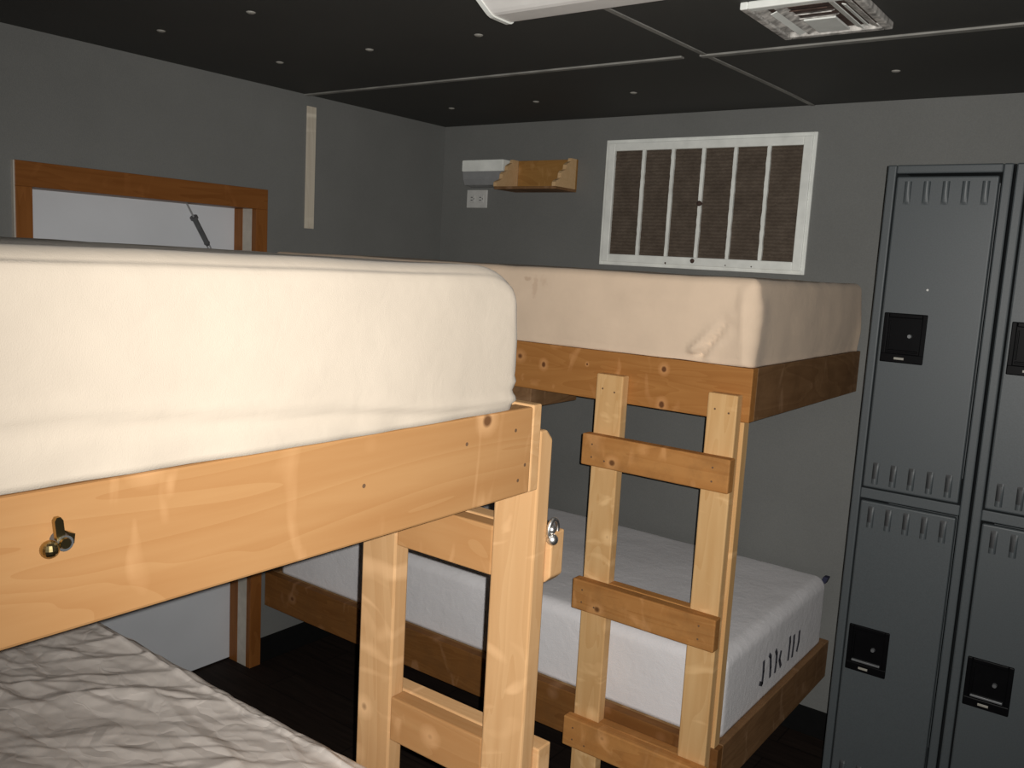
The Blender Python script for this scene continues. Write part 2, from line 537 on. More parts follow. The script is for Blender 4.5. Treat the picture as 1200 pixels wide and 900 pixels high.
# painted screw caps in the ceiling sheets
caps = [(-2.161, 1.612, 'painted screw cap on ceiling, nearest the upper edge of the picture left of centre'),
        (-2.617, 1.620, 'painted screw cap on ceiling above the left part of the door, leftmost of all caps'),
        (-2.619, 2.078, 'painted screw cap on ceiling near the top of the pale wall strip'),
        (-2.166, 2.073, 'painted screw cap on ceiling midway between the pale wall strip and the light fixture'),
        (-1.718, 2.077, 'painted screw cap on ceiling just below left of the ceiling light fixture'),
        (-2.627, 3.015, 'painted screw cap on ceiling close to the far left room corner'),
        (-2.171, 3.010, 'painted screw cap on ceiling above the small wooden wall shelf'),
        (-1.707, 2.985, 'painted screw cap on ceiling above the left end of the big wall grille'),
        (-0.773, 2.964, 'painted screw cap on ceiling above the left grey locker')]
first = None
for x, y, lab in caps:
    if first is None:
        bm = bmesh.new()
        prof = [(0.0, -0.0045), (0.008, -0.004), (0.0125, -0.002), (0.0135, 0.0)]
        n = 16
        top = bm.verts.new((0, 0, prof[0][1]))
        rings = [[bm.verts.new((r * math.cos(2 * math.pi * i / n), r * math.sin(2 * math.pi * i / n), z)) for i in range(n)] for r, z in prof[1:]]
        for i in range(n):
            bm.faces.new((top, rings[0][i], rings[0][(i + 1) % n]))
            for a, b in zip(rings, rings[1:]):
                bm.faces.new((a[i], b[i], b[(i + 1) % n], a[(i + 1) % n]))
        bm.faces.new(rings[-1])
        first = from_bm('screw_cap', bm, M['cap'], None, (x, y, ZC), None, False)
        o = first
    else:
        o = first.copy(); C.objects.link(o); o.location = (x, y, ZC)
    tag(o, lab, 'screw cap', 'painted screw caps in the black ceiling')

# ------------------------------------------------------------------ door in the left wall
door = thing('door_1', None, None, (XL, 1.846, 0), kind='structure')
XD = -3.156
slab = box('door_panel', (XD - 0.035, DY0 - 0.0, 0.006), (XD, DY1, DZ), M['door_white'], door, 0.002)
for nm, lo, hi in (('casing', (XL, 1.352, 0), (XL + 0.016, 1.407, H(0.155))), ('casing', (XL, 2.285, 0), (XL + 0.016, 2.342, H(0.155))),
                   ('casing', (XL, 1.352, H(0.155)), (XL + 0.016, 2.342, H(0.236)))):
    board(nm, lo, hi, M['door_wood'], door, 0.002)
# raw edge of the left casing
box('casing_edge', (XL, 1.3475, 0), (XL + 0.0155, 1.3518, H(0.235)), M['jamb_white'], door)
# reveal: wooden stop beside the slab, cream jamb board, wooden head
for y0, y1 in ((2.285, DY1), (DY0, 1.407)):
    board('door_stop', (XD, y0, 0), (-3.100, y1, H(0.155)), M['door_wood'], door, 0.002)
    board('jamb', (-3.100, y0 + 0.001, 0), (-3.040, y1 - 0.001, H(0.155)), M['jamb_white'], door, 0.001)
    board('jamb', (-3.040, y0 + 0.001, 0), (XL, y1 - 0.001, H(0.155)), M['door_wood'], door, 0.001)
board('head_jamb', (XD, DY0, H(0.155)), (XL, DY1, DZ), M['door_wood'], door, 0.001)
# strap closer hung across the corner: rod, dark tube, fork
a, b = Vector((-3.105, 2.030, H(0.157))), Vector((-3.150, 2.185, H(-0.045)))
bm = bmesh.new()
L = lambda t: a.lerp(b, t)
tube_bm(bm, L(0.0), L(0.28), 0.0035, n=10, mi=1)
tube_bm(bm, L(0.25), L(0.29), 0.0155, n=16)
tube_bm(bm, L(0.29), L(0.74), 0.0105, n=16)
tube_bm(bm, L(0.74), L(0.78), 0.0125, 0.008, n=16)
side = (b - a).cross(Vector((1, 0, 0))).normalized() * 0.006
tube_bm(bm, L(0.77) + side, L(1.0) + side * 0.6, 0.003, n=8, mi=1)
tube_bm(bm, L(0.77) - side, L(1.0) - side * 0.6, 0.003, n=8, mi=1)
tube_bm(bm, L(-0.01) + Vector((0, 0, 0.0)), L(-0.02) + Vector((0, 0, 0.004)), 0.009, n=10, mi=1)
tube_bm(bm, L(0.99) + Vector((0.004, 0, 0)), L(0.99) - Vector((0.008, 0, 0)), 0.011, n=10, mi=1)
from_bm('door_closer', bm, [M['dark_metal'], M['grey_plastic']], door, (0, 0, 0), None, False)

# pale bare strip on the left wall
o = board('wall_strip', (XL, 2.545, H(0.094)), (XL + 0.006, 2.594, H(0.604)), M['batten_wood'], None, 0.001)
tag(o, 'narrow upright pale wooden strip on the left wall beside the door', 'wall strip')

# ------------------------------------------------------------------ big grille in the back wall
gx0, gx1, gz0, gz1 = -2.071, -1.149, H(0.011), H(0.550)
g = thing('wall_grille', 'large white framed grille with dusty brown filter on back wall', 'grille', (-1.61, YB, gz0))


def frame_bm(bm, x0, x1, z0, z1, w, y0, y1, bev=0.002, mi=0):
    add_box(bm, (x0, y0, z0), (x0 + w, y1, z1), mi, bev)
    add_box(bm, (x1 - w, y0, z0), (x1, y1, z1), mi, bev)
    add_box(bm, (x0 + w, y0, z1 - w), (x1 - w, y1, z1), mi, bev)
    add_box(bm, (x0 + w, y0, z0), (x1 - w, y1, z0 + w), mi, bev)


bm = bmesh.new()
frame_bm(bm, gx0, gx1, gz0, gz1, 0.016, YB - 0.012, YB)
frame_bm(bm, gx0 + 0.014, gx1 - 0.014, gz0 + 0.014, gz1 - 0.014, 0.034, YB - 0.019, YB, 0.003)
# dust lumps caught on the lower rail
for x, z, r in ((-1.617, gz0 + 0.034, 0.011), (-1.74, gz0 + 0.02, 0.006), (-1.47, gz0 + 0.022, 0.005), (-1.36, gz0 + 0.022, 0.005)):
    s = bmesh.ops.create_icosphere(bm, subdivisions=2, radius=r, matrix=Matrix.Translation((x, YB - 0.017, z)))
    for v in s['verts']:
        v.co.y = YB - 0.017 + (v.co.y - YB + 0.017) * 0.5
        for f in v.link_faces: f.material_index = 1
from_bm('grille_frame', bm, [M['white_metal'], M['rust']], g)
fx0, fx1, fz0, fz1 = gx0 + 0.048, gx1 - 0.048, gz0 + 0.048, gz1 - 0.048
# dusty pad: a dense rough sheet
bm = bmesh.new()
nx, nz = 130, 74
vs = [[bm.verts.new((fx0 + (fx1 - fx0) * i / nx, YB - 0.005 - 0.0022 * noise.turbulence(Vector((i * 0.12, 3.1, k * 0.33)), 3, False), fz0 + (fz1 - fz0) * k / nz)) for k in range(nz + 1)] for i in range(nx + 1)]
for i in range(nx):
    for k in range(nz):
        bm.faces.new((vs[i][k], vs[i + 1][k], vs[i + 1][k + 1], vs[i][k + 1]))
back = [[bm.verts.new((x, YB, z)) for z in (fz0, fz1)] for x in (fx0, fx1)]
bm.faces.new((back[0][0], back[0][1], back[1][1], back[1][0]))
bm.faces.new([vs[i][0] for i in range(nx + 1)] + [back[1][0], back[0][0]])
bm.faces.new([vs[i][nz] for i in range(nx + 1)][::-1] + [back[0][1], back[1][1]])
bm.faces.new([vs[0][k] for k in range(nz + 1)][::-1] + [back[0][0], back[0][1]])
bm.faces.new([vs[nx][k] for k in range(nz + 1)] + [back[1][1], back[1][0]])
from_bm('filter_pad', bm, M['filter'], g)
for i in range(5):
    xc = fx0 + (fx1 - fx0) * (i + 1) / 6 + 0.004
    bm = bmesh.new()
    n = 40
    rows = []
    for k in range(n + 1):
        z = fz0 + (fz1 - fz0) * k / n
        w = 0.0072 + 0.0018 * noise.noise(Vector((i * 9.1, k * 0.55, 0)))
        s = 0.0012 * noise.noise(Vector((i * 5.3, k * 0.3, 7)))
        rows.append([bm.verts.new((xc + s + dx, y, z)) for dx, y in ((-w, YB - 0.006), (-w, YB - 0.017), (w, YB - 0.017), (w, YB - 0.006))])
    for a, b in zip(rows, rows[1:]):
        for q in range(4):
            bm.faces.new((a[q], a[(q + 1) % 4], b[(q + 1) % 4], b[q]))
    bm.faces.new(rows[0][::-1]); bm.faces.new(rows[-1])
    if i == 2:
        s = bmesh.ops.create_icosphere(bm, subdivisions=2, radius=0.012, matrix=Matrix.Translation((xc - 0.002, YB - 0.014, H(0.28))))
        for v in s['verts']:
            for f in v.link_faces: f.material_index = 1
    from_bm('grille_bar', bm, [M['white_metal'], M['rust']], g)

# ------------------------------------------------------------------ shelf, white ledge, outlet
sz0, sz1 = H(0.327), H(0.472)
s = thing('wall_shelf', 'small wooden wall shelf with stepped bracket ends', 'shelf', (-2.385, YB, sz0))
board('back_board', (-2.547, YB - 0.014, sz0 + 0.012), (-2.222, YB, sz1), M['shelf_wood'], s, 0.0015)
board('shelf_board', (-2.565, YB - 0.170, sz0), (-2.222, YB, sz0 + 0.012), M['pine_end_rail'], s, 0.002)  # darker wood paints in the shade of the underside
hz = sz1 - sz0
prof = [(0.0, 0.012), (0.172, 0.012), (0.172, 0.03), (0.160, 0.038), (0.135, 0.046), (0.128, 0.052), (0.126, 0.072), (0.116, 0.082), (0.094, 0.088),
        (0.088, 0.094), (0.086, 0.112), (0.070, 0.122), (0.050, 0.130), (0.044, hz), (0.0, hz)]
for x0 in (-2.565, -2.240):
    bm = bmesh.new()
    prism_bm(bm, [(YB - 0.014 - d * 0.93, sz0 + z) for d, z in prof], x0, x0 + 0.018, 0)
    from_bm('bracket', bm, M['bracket_wood'], s)

w = thing('wall_ledge', 'white box ledge high on back wall left of the wooden shelf', 'ledge', (-2.73, YB, H(0.37)))
bm = bmesh.new()
prism_bm(bm, [(YB, H(0.472)), (YB - 0.085, H(0.472)), (YB - 0.085, H(0.420)), (YB, H(0.420))], -2.835, -2.585, 0)
bmesh.ops.bevel(bm, geom=list(bm.edges), offset=0.003, segments=2, affect='EDGES')
from_bm('ledge_box', bm, M['white_metal'], w)
bm = bmesh.new()
prism_bm(bm, [(YB, H(0.4195)), (YB - 0.080, H(0.4195)), (YB - 0.074, H(0.385)), (YB - 0.060, H(0.358)), (YB, H(0.350))], -2.833, -2.585, 0)
from_bm('ledge_cove', bm, M['grey_plastic'], w)

ox0, ox1, oz0, oz1 = -2.860, -2.732, H(0.253), H(0.340)
t = thing('wall_outlet', 'white electrical outlet plate on back wall under the white ledge', 'outlet', ((ox0 + ox1) / 2, YB, oz0))
box('cover_plate', (ox0, YB - 0.007, oz0), (ox1, YB, oz1), M['white_plastic'], t, 0.003)
for k in (-1, 1):
    xc = (ox0 + ox1) / 2 + k * 0.027
    zc = (oz0 + oz1) / 2
    bm = bmesh.new()
    add_box(bm, (xc - 0.016, YB - 0.0095, zc - 0.018), (xc + 0.016, YB - 0.006, zc + 0.018), 0, 0.002)
    for dz in (-0.007, 0.007):
        add_box(bm, (xc - 0.009, YB - 0.0100, zc + dz - 0.002), (xc + 0.003, YB - 0.0090, zc + dz + 0.002), 1)
    add_box(bm, (xc + 0.008, YB - 0.0100, zc - 0.003), (xc + 0.013, YB - 0.0090, zc + 0.003), 1)
    from_bm('receptacle', bm, [M['white_plastic'], M['dark_metal']], t)

# ------------------------------------------------------------------ ceiling light and ceiling vent
t = thing('ceiling_light', 'long narrow white ceiling light fixture, switched off, at the top edge of the picture', 'ceiling light', (-0.7, 1.69, ZC))
lx0, lx1 = -1.350, -0.05
prof = [(1.535, ZC - 0.014), (1.545, ZC - 0.026), (1.650, ZC - 0.082), (1.660, ZC - 0.0865), (1.670, ZC - 0.089)]
prof += [(1.705 + 0.022 * k / 4, ZC - 0.0895) for k in range(5)]
prof += [(1.727 + 0.018 * math.sin(math.pi / 2 * k / 6), ZC - 0.0715 - 0.018 * math.cos(math.pi / 2 * k / 6)) for k in range(1, 7)] + [(1.746, ZC - 0.018)]
bm = bmesh.new()
prism_bm(bm, prof, lx0 + 0.012, lx1 - 0.012, 0)
from_bm('lens', bm, M['lens'], t, smooth=False)
box('housing', (lx0 + 0.004, 1.531, ZC - 0.020), (lx1 - 0.004, 1.750, ZC), M['white_metal'], t, 0.003)
for x0, x1 in ((lx0, lx0 + 0.013), (lx1 - 0.013, lx1)):
    bm = bmesh.new()
    pc = (1.64, ZC - 0.02)
    p2 = [(pc[0] + (y - pc[0]) * 1.04, pc[1] + (z - pc[1]) * 1.05) for y, z in prof]
    prism_bm(bm, [(1.529, ZC - 0.001)] + p2 + [(1.752, ZC - 0.001)], x0, x1, 0)
    from_bm('end_cap', bm, M['white_metal'], t)

vx0, vx1, vy0, vy1 = -0.925, -0.648, 2.100, 2.415
t = thing('ceiling_vent', 'square white ceiling air vent with rusty stained louvres', 'ceiling vent', ((vx0 + vx1) / 2, (vy0 + vy1) / 2, ZC))
bm = bmesh.new()
for lo, hi in (((vx0, vy0, ZC - 0.018), (vx0 + 0.02, vy1, ZC)), ((vx1 - 0.02, vy0, ZC - 0.018), (vx1, vy1, ZC)),
               ((vx0 + 0.02, vy0, ZC - 0.018), (vx1 - 0.02, vy0 + 0.028, ZC)), ((vx0 + 0.02, vy1 - 0.022, ZC - 0.018), (vx1 - 0.02, vy1, ZC))):
    add_box(bm, lo, hi, 0, 0.003)
for f in bm.faces:
    if f.calc_center_median().y > vy0 + 0.03: f.material_index = 1
from_bm('vent_frame', bm, [M['white_metal'], M['dirty_metal']], t)
box('vent_throat', (vx0 + 0.018, vy0 + 0.02, ZC - 0.004), (vx1 - 0.018, vy1 - 0.02, ZC), M['rust'], t)


def louvre(x0, x1, y0, y1, tilt, mat, z=ZC - 0.011):
    """one pressed blade: tilt about Y when it runs along y, about X when it runs along x"""
    bm = bmesh.new()
    cx, cy = (x0 + x1) / 2, (y0 + y1) / 2
    add_box(bm, (x0 - cx, y0 - cy, -0.0012), (x1 - cx, y1 - cy, 0.0012))
    R = Matrix.Rotation(tilt, 3, 'Y' if (y1 - y0) > (x1 - x0) else 'X')
    from_bm('louvre', bm, mat, t, (cx, cy, z), R)


ix0, ix1, iy0, iy1 = vx0 + 0.02, vx1 - 0.02, vy0 + 0.028, vy1 - 0.022
w1 = ix0 + 0.078; w2 = ix0 + 0.168
for k in range(3):
    x = ix0 + 0.004 + k * 0.024
    louvre(x, x + 0.022, iy0 + (0.05 if k == 1 else 0.002), iy1 - (0.03 if k == 0 else 0.004), -0.35, M['dirty_metal'] if k != 1 else M['white_metal'])
for k in range(2):
    louvre(w2 + 0.006 + k * 0.036, w2 + 0.026 + k * 0.036, iy0 + 0.002, iy1 - 0.002, 0.35, M['white_metal'] if k == 0 else M['dirty_metal'])
louvre(w2 + 0.028, w2 + 0.038, iy0 + 0.06, iy1 - 0.004, 0.3, M['white_metal'], ZC - 0.008)
for k in range(4):
    y = iy0 + 0.004 + k * 0.036
    louvre(w1, w2, y, y + 0.024, 0.4, M['rust'] if k < 2 else M['dirty_metal'])
bm = bmesh.new(); add_box(bm, (w1 + 0.004, iy1 - 0.135, ZC - 0.017), (w2 - 0.006, iy1 - 0.012, ZC - 0.012), 0, 0.002)
from_bm('damper_plate', bm, M['white_metal'], t)

# ------------------------------------------------------------------ lockers
LY = 2.627
LD = 0.46


def louvre_bump(bm, x, z, w, h, up):
    """pressed ventilation louvre: a half barrel standing off the sheet, open at one end"""
    n = 8
    rows = []
    for k in range(n + 1):
        f = k / n
        zz = z - h / 2 + h * f
        lift = 0.0075 * math.sin(math.pi * min(1, f * 0.55 + 0.45)) ** 0.6 if not up else 0.0075 * math.sin(math.pi * min(1, (1 - f) * 0.55 + 0.45)) ** 0.6
        rows.append([bm.verts.new((x + w / 2 * math.cos(math.pi * j / 8), LY - 0.008 - lift * math.sin(math.pi * j / 8), zz)) for j in range(9)])
    for k, (a, b) in enumerate(zip(rows, rows[1:])):
        for j in range(8):
            f = bm.faces.new((a[j], a[j + 1], b[j + 1], b[j]))
            if not up and k >= 2 and 3 <= j: f.material_index = 1  # part of the barrel coloured dark to imitate a shaded slot
    bm.faces.new(rows[0]); bm.faces.new(rows[-1][::-1])


def make_locker(label, x0):
    W = 0.309
    x1 = x0 + W
    z0, z1 = 0.285, H(0.323)
    r = thing('locker', label, 'locker', (x0 + W / 2, LY + LD / 2, 0), 'two tier grey metal lockers')
    # carcass with face frame
    bm = bmesh.new()
    add_box(bm, (x0, LY + 0.004, z0), (x0 + 0.004, LY + LD, z1))
    add_box(bm, (x1 - 0.004, LY + 0.004, z0), (x1, LY + LD, z1))
    add_box(bm, (x0 + 0.004, LY + LD - 0.004, z0), (x1 - 0.004, LY + LD, z1))
    for za in (z0, H(-0.609), z1 - 0.004):
        add_box(bm, (x0 + 0.004, LY + 0.02, za), (x1 - 0.004, LY + LD - 0.004, za + 0.004))
    frame_bm(bm, x0, x1, z0, z1, 0.0235, LY, LY + 0.02, 0.004)
    add_box(bm, (x0 + 0.0235, LY, H(-0.621)), (x1 - 0.0235, LY + 0.02, H(-0.591)), 0, 0.003)
    from_bm('locker_body', bm, M['locker'], r)
    bm = bmesh.new()
    add_box(bm, (x0 + 0.012, LY + 0.03, 0), (x1 - 0.012, LY + LD - 0.02, z0), 0, 0.003)
    from_bm('base', bm, M['locker_base_slot_shade'], r)
    for (za, zb, hz1, kind) in ((H(-0.586), H(0.291), H(-0.082), 'up'), (H(-1.500), H(-0.626), H(-0.998), 'low')):
        xa, xb = x0 + 0.0285, x1 - 0.0285
        bm = bmesh.new()
        add_box(bm, (xa, LY - 0.008, za), (xb, LY + 0.012, zb), 0, 0.005, 3)
        xc0 = (xa + xb) / 2
        for k in range(5):
            x = xa + 0.032 + k * 0.0478
            louvre_bump(bm, x, zb - 0.045, 0.018, 0.062, kind == 'up')
            louvre_bump(bm, x, za + 0.044, 0.018, 0.062, False)
        d = from_bm('locker_door', bm, [M['locker'], M['locker_base_slot_shade']], r)
        # recessed latch cup
        hx0, hx1 = xa + 0.009, xa + 0.122
        hz0 = hz1 - 0.138
        bm = bmesh.new()
        yf = LY - 0.008
        frame_bm(bm, hx0, hx1, hz0 + 0.012, hz1, 0.013, yf - 0.006, yf, 0.0025)
        add_box(bm, (hx0 + 0.002, yf - 0.002, hz0), (hx1 - 0.002, yf, hz1), 0)
        add_box(bm, (hx0, yf - 0.007, hz0), (hx1, yf, hz0 + 0.026), 0, 0.003)
        add_box(bm, (hx0 + 0.017, yf - 0.011, hz0 + 0.030), (hx1 - 0.017, yf - 0.002, hz0 + 0.036), 2 if kind == 'low' else 0, 0.0015)
        add_box(bm, (hx0 + 0.038, yf - 0.0085, hz0 + 0.009), (hx0 + 0.064, yf - 0.0065, hz0 + 0.0155), 1, 0.0006)
        tube_bm(bm, (hx0 + 0.072, yf - 0.001, hz0 + 0.076), (hx0 + 0.072, yf - 0.009, hz0 + 0.076), 0.0065, 0.005, 16, 2)
        add_box(bm, (hx0 + 0.016, yf - 0.008, hz0 + 0.040), (hx0 + 0.020, yf - 0.001, hz1 - 0.022), 0, 0.001)
        from_bm('latch_cup', bm, [M['black_plastic'], M['label_grey'], M['dark_metal']], d)
        if kind == 'up':
            bm = bmesh.new()
            tube_bm(bm, (xa + 0.112, yf + 0.001, H(-0.014)), (xa + 0.112, yf - 0.002, H(-0.014)), 0.004, 0.0025, 12)
            from_bm('rivet', bm, M['white_plastic'], d)
    return r


make_locker('tall grey two door metal locker next to the far bunk bed', -0.678)
make_locker('tall grey metal locker cut off by right edge of the picture', -0.362)

# ------------------------------------------------------------------ far bunk bed (long side to us, against back and left walls)
FX0, FX1, FY0, FY1 = XL + 0.001, -0.910, 2.370, 3.432
fb = thing('bunk_bed', 'timber bunk bed along the back wall with ladder on its front', 'bunk bed', ((FX0 + FX1) / 2, (FY0 + FY1) / 2, 0))
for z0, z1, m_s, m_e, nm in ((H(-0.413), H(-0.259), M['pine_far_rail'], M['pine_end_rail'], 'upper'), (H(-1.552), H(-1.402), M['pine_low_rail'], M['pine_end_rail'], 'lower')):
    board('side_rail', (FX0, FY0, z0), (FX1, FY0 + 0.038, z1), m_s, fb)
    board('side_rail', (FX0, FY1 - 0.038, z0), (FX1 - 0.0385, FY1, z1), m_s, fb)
    board('end_rail', (FX1 - 0.038, FY0 + 0.0385, z0), (FX1 - 0.0005, FY1, z1), m_e, fb)
    board('end_rail', (FX0, FY0 + 0.0385, z0), (FX0 + 0.038, FY1 - 0.0385, z1), m_e, fb)
    board('bed_deck', (FX0 + 0.04, FY0 + 0.04, z1 - 0.022), (FX1 - 0.04, FY1 - 0.04, z1 - 0.004), M['plywood'], fb, 0.001)
    for k in range(3):
        x = FX0 + 0.45 + k * 0.56
        board('cross_slat', (x, FY0 + 0.0385, z1 - 0.111), (x + 0.038, FY1 - 0.0385, z1 - 0.0225), m_e, fb, 0.002)
# legs: from floor to lower rail and between the rails
for za, zb, x0 in ((0, H(-1.5525), FX1 - 0.100), (H(-1.4015), H(-0.4135), FX1 - 0.100)):
    board('leg', (x0, FY0, za), (x0 + 0.088, FY0 + 0.038, zb), M['pine_far_post'], fb, 0.002)
board('support_block', (-1.790, FY0 + 0.040, H(-0.485)), (-1.690, FY0 + 0.330, H(-0.372)), M['pine_end_rail'], fb, 0.003)
# ladder on the front
PY = 2.331
for x0, x1, zt in ((-1.391, -1.298, H(-0.325)), (-1.021, -0.932, H(-0.335))):
    board('ladder_post', (x0, PY, 0), (x1, FY0 - 0.0005, zt), M['pine_far_post'], fb, 0.004, None,
          [((x0 + 0.024, PY, zt - 0.045), 1, -1), ((x0 + 0.066, PY, zt - 0.052), 1, -1)])
for zt in (-0.510, -0.977, -1.440):
    board('ladder_rung', (-1.405, PY - 0.0385, H(zt - 0.098)), (-0.922, PY - 0.0005, H(zt)), M['pine_far_rung'], fb, 0.004, None,
          [((x, PY - 0.0385, H(zt + dz)), 1, -1) for x in (-1.368, -0.972) for dz in (-0.030, -0.070)] + [((-1.322, PY - 0.0385, H(zt - 0.075)), 1, -1)])
for zt in (-0.977, -1.440):
    board('rung_block', (-1.2975, PY + 0.001, H(zt - 0.094)), (-1.0215, FY0 - 0.001, H(zt)), M['pine_far_rung'], fb, 0.003)

# mattress on the far top bunk
CX = FX1 - 0.012


def far_disp(p, n):
    d = 0.004 * noise.noise(p * 3.0) + 0.0018 * noise.noise(p * 11.0)
    zt = p.z - EYE
    # bulging sides, gathered towards the bottom
    if abs(n.z) < 0.7:
        f = (zt + 0.24) / 0.22
        d += 0.008 * math.sin(math.pi * max(0, min(1, f)))
    off = n * d
    if n.y < -0.5:
        # folds pulled to the lower right corner of the front face
        for (a, b, amp, w) in (((-1.10, -0.225), (-0.985, -0.115), 0.013, 0.012), ((-1.10, -0.225), (-1.02, -0.20), 0.010, 0.010),
                               ((-0.955, -0.045), (-0.945, -0.245), 0.010, 0.012), ((-1.05, -0.245), (-0.99, -0.16), 0.010, 0.010),
                               ((-1.9, -0.17), (-1.72, -0.10), 0.005, 0.012), ((-1.33, -0.09), (-1.02, -0.075), 0.003, 0.02)):
            dd, t_ = seg_dist((p.x, zt), a, b)
            off += Vector((0, -1, 0)) * amp * gauss(dd, w) * (0.4 + 0.6 * math.sin(math.pi * min(1, t_ + 0.25)))
        dd, t_ = seg_dist((p.x, zt), (-1.075, -0.235), (-1.0, -0.13))
        off += Vector((0, 1, 0)) * 0.012 * gauss(dd, 0.008)
    # ridge of gathered cloth standing down the near corner
    dc = math.hypot(p.x - CX + 0.02, p.y - FY0 - 0.02)
    if dc < 0.08 and zt < -0.05:
        k = min(1, (-0.05 - zt) / 0.05)
        off += Vector((n.x, n.y, 0)) * 0.012 * k * gauss(dc, 0.05) * (0.7 + 0.5 * noise.noise(Vector((0, 0, p.z * 25))))
    if n.x > 0.5 and zt < -0.10:
        off.x += 0.009 * gauss(p.y - (FY1 - 0.03), 0.03) * min(1, (-0.10 - zt) / 0.08)
    if zt < -0.235 and n.z > -0.7:
        off.z += 0.006 * noise.noise(Vector((p.x * 14, p.y * 14, 2)))
    return off


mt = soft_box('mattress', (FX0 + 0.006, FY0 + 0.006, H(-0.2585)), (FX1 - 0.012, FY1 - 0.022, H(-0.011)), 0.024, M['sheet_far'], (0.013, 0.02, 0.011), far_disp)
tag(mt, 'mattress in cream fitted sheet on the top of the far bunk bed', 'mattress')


# mattress on the far lower bunk
def knit_disp(p, n):
    d = 0.005 * noise.noise(p * 2.5) + 0.002 * noise.noise(p * 9.0)
    if n.z < -0.3:
        return Vector((0, 0, 0))
    if n.x > 0.8:
        d *= 0.12
    return n * d


lm = thing('mattress', 'bare white knit mattress on the lower far bunk bed', 'mattress', ((FX0 + FX1) / 2, (FY0 + FY1) / 2, H(-1.4015)))
MX1 = FX1 - 0.022
soft_box('knit_cover', (FX0 + 0.03, FY0 + 0.046, H(-1.4015)), (MX1, FY1 - 0.020, H(-1.137)), 0.045, M['knit'], 0.022, knit_disp, lm)
# big printed letters on the end
strokes = [[(2.759, -1.264), (2.764, -1.300), (2.762, -1.344), (2.738, -1.333)],
           [(2.808, -1.257), (2.822, -1.268), (2.831, -1.310), (2.834, -1.343)],
           [(2.870, -1.262), (2.882, -1.278), (2.885, -1.310), (2.881, -1.344)],
           [(2.925, -1.284), (2.916, -1.311), (2.936, -1.341)],
           [(3.010, -1.260), (3.014, -1.280), (3.011, -1.344)],
           [(3.054, -1.268), (3.057, -1.296), (3.052, -1.346)],
           [(3.111, -1.270), (3.113, -1.311), (3.101, -1.341)]]
def letters(strokes):
  bm = bmesh.new()
  for st in strokes:
      hw = 0.0075
      for (a, b) in zip(st, st[1:]):
          d = Vector((0, b[0] - a[0], b[1] - a[1])).normalized()
          pr = Vector((0, -d.z, d.y)) * hw
          A, B = Vector((MX1 + 0.002, a[0], H(a[1]))), Vector((MX1 + 0.002, b[0], H(b[1])))
          A = A - d * 0.003; B = B + d * 0.003
          vv = [A + pr, A - pr, B - pr, B + pr]
          low = [bm.verts.new(v - Vector((0.003, 0, 0))) for v in vv]
          top = [bm.verts.new(v) for v in vv]
          bm.faces.new(top); bm.faces.new(low[::-1])
          for i in range(4):
              bm.faces.new((low[i], low[(i + 1) % 4], top[(i + 1) % 4], top[i]))
  o = from_bm('printed_letters', bm, M['ink'], lm); o['label'] = 'tall grey printed letters'


for st in strokes:
    letters([st])
bm = bmesh.new()
add_box(bm, (-0.010, -0.014, -0.014), (0.010, 0.014, 0.014), 0, 0.003)
for v in bm.verts:
    v.co.x += 0.35 * v.co.z
o = from_bm('corner_tag', bm, M['navy'], lm, (MX1 - 0.006, FY1 - 0.040, H(-1.150))); o['label'] = 'dark navy tag'

# ------------------------------------------------------------------ near bunk bed (long side towards us on the left)
NX1, NX0, NY1, NY0 = -0.800, -2.390, 1.151, -0.860
nb = thing('bunk_bed', 'pale timber bunk bed nearest to us with ladder on its far end', 'bunk bed', ((NX0 + NX1) / 2, (NY0 + NY1) / 2, 0))
EB = 0.0245
rail_near = None
near_nails = [((NX1, y, H(z)), 0, 1) for y, z in ((1.105, -0.262), (1.135, -0.322), (1.118, -0.345), (0.985, -0.268), (0.78, -0.295))]
for z0, z1, nm in ((H(-0.371), H(-0.229), 'up'), (H(-1.350), H(-1.208), 'low')):
    r_ = board('side_rail', (NX1 - 0.038, NY0, z0), (NX1, NY1, z1), M['pine_near'], nb, 0.0035, None, near_nails if nm == 'up' else ())
    if nm == 'up': rail_near = r_
    board('side_rail', (NX0, NY0, z0), (NX0 + 0.038, NY1, z1), M['pine_near'], nb, 0.0035)
    board('end_rail', (NX0, NY1 + 0.0005, z0 - 0.0), (NX1, NY1 + EB, z1 + (0.003 if nm == 'up' else 0.0)), M['pine_post'], nb, 0.003)
    board('end_rail', (NX0, NY0 - EB, z0), (NX1, NY0 - 0.0005, z1), M['pine_post'], nb, 0.003)
    board('bed_deck', (NX0 + 0.04, NY0 + 0.003, z1 - 0.022), (NX1 - 0.04, NY1 - 0.003, z1 - 0.004), M['plywood'], nb, 0.001)
    for k in range(3):
        y = NY0 + 0.35 + k * 0.55
        board('cross_slat', (NX0 + 0.0385, y, z1 - 0.111), (NX1 - 0.0385, y + 0.038, z1 - 0.0225), M['plywood'], nb, 0.002)
LPY0, LPY1 = NY1 + EB + 0.0015, NY1 + EB + 0.0395
top = lambda zc, yv: (lambda v: v.z > zc and v.y > yv)
for x0, x1 in ((-0.890, -0.801), (-1.206, -1.117)):
    board('ladder_post', (x0, LPY0, 0), (x1, LPY1, H(-0.272)), M['pine_post'], nb, 0.004, [(top(H(-0.28), LPY1 - 0.01), 0.018)])
board('leg', (NX0, LPY0, 0), (NX0 + 0.089, LPY1, H(-0.272)), M['pine_post'], nb, 0.004)
for x0 in (NX1 - 0.089, NX0):
    board('leg', (x0, NY0 - EB - 0.039, 0), (x0 + 0.089, NY0 - EB - 0.0005, H(-0.26)), M['pine_post'], nb, 0.004)
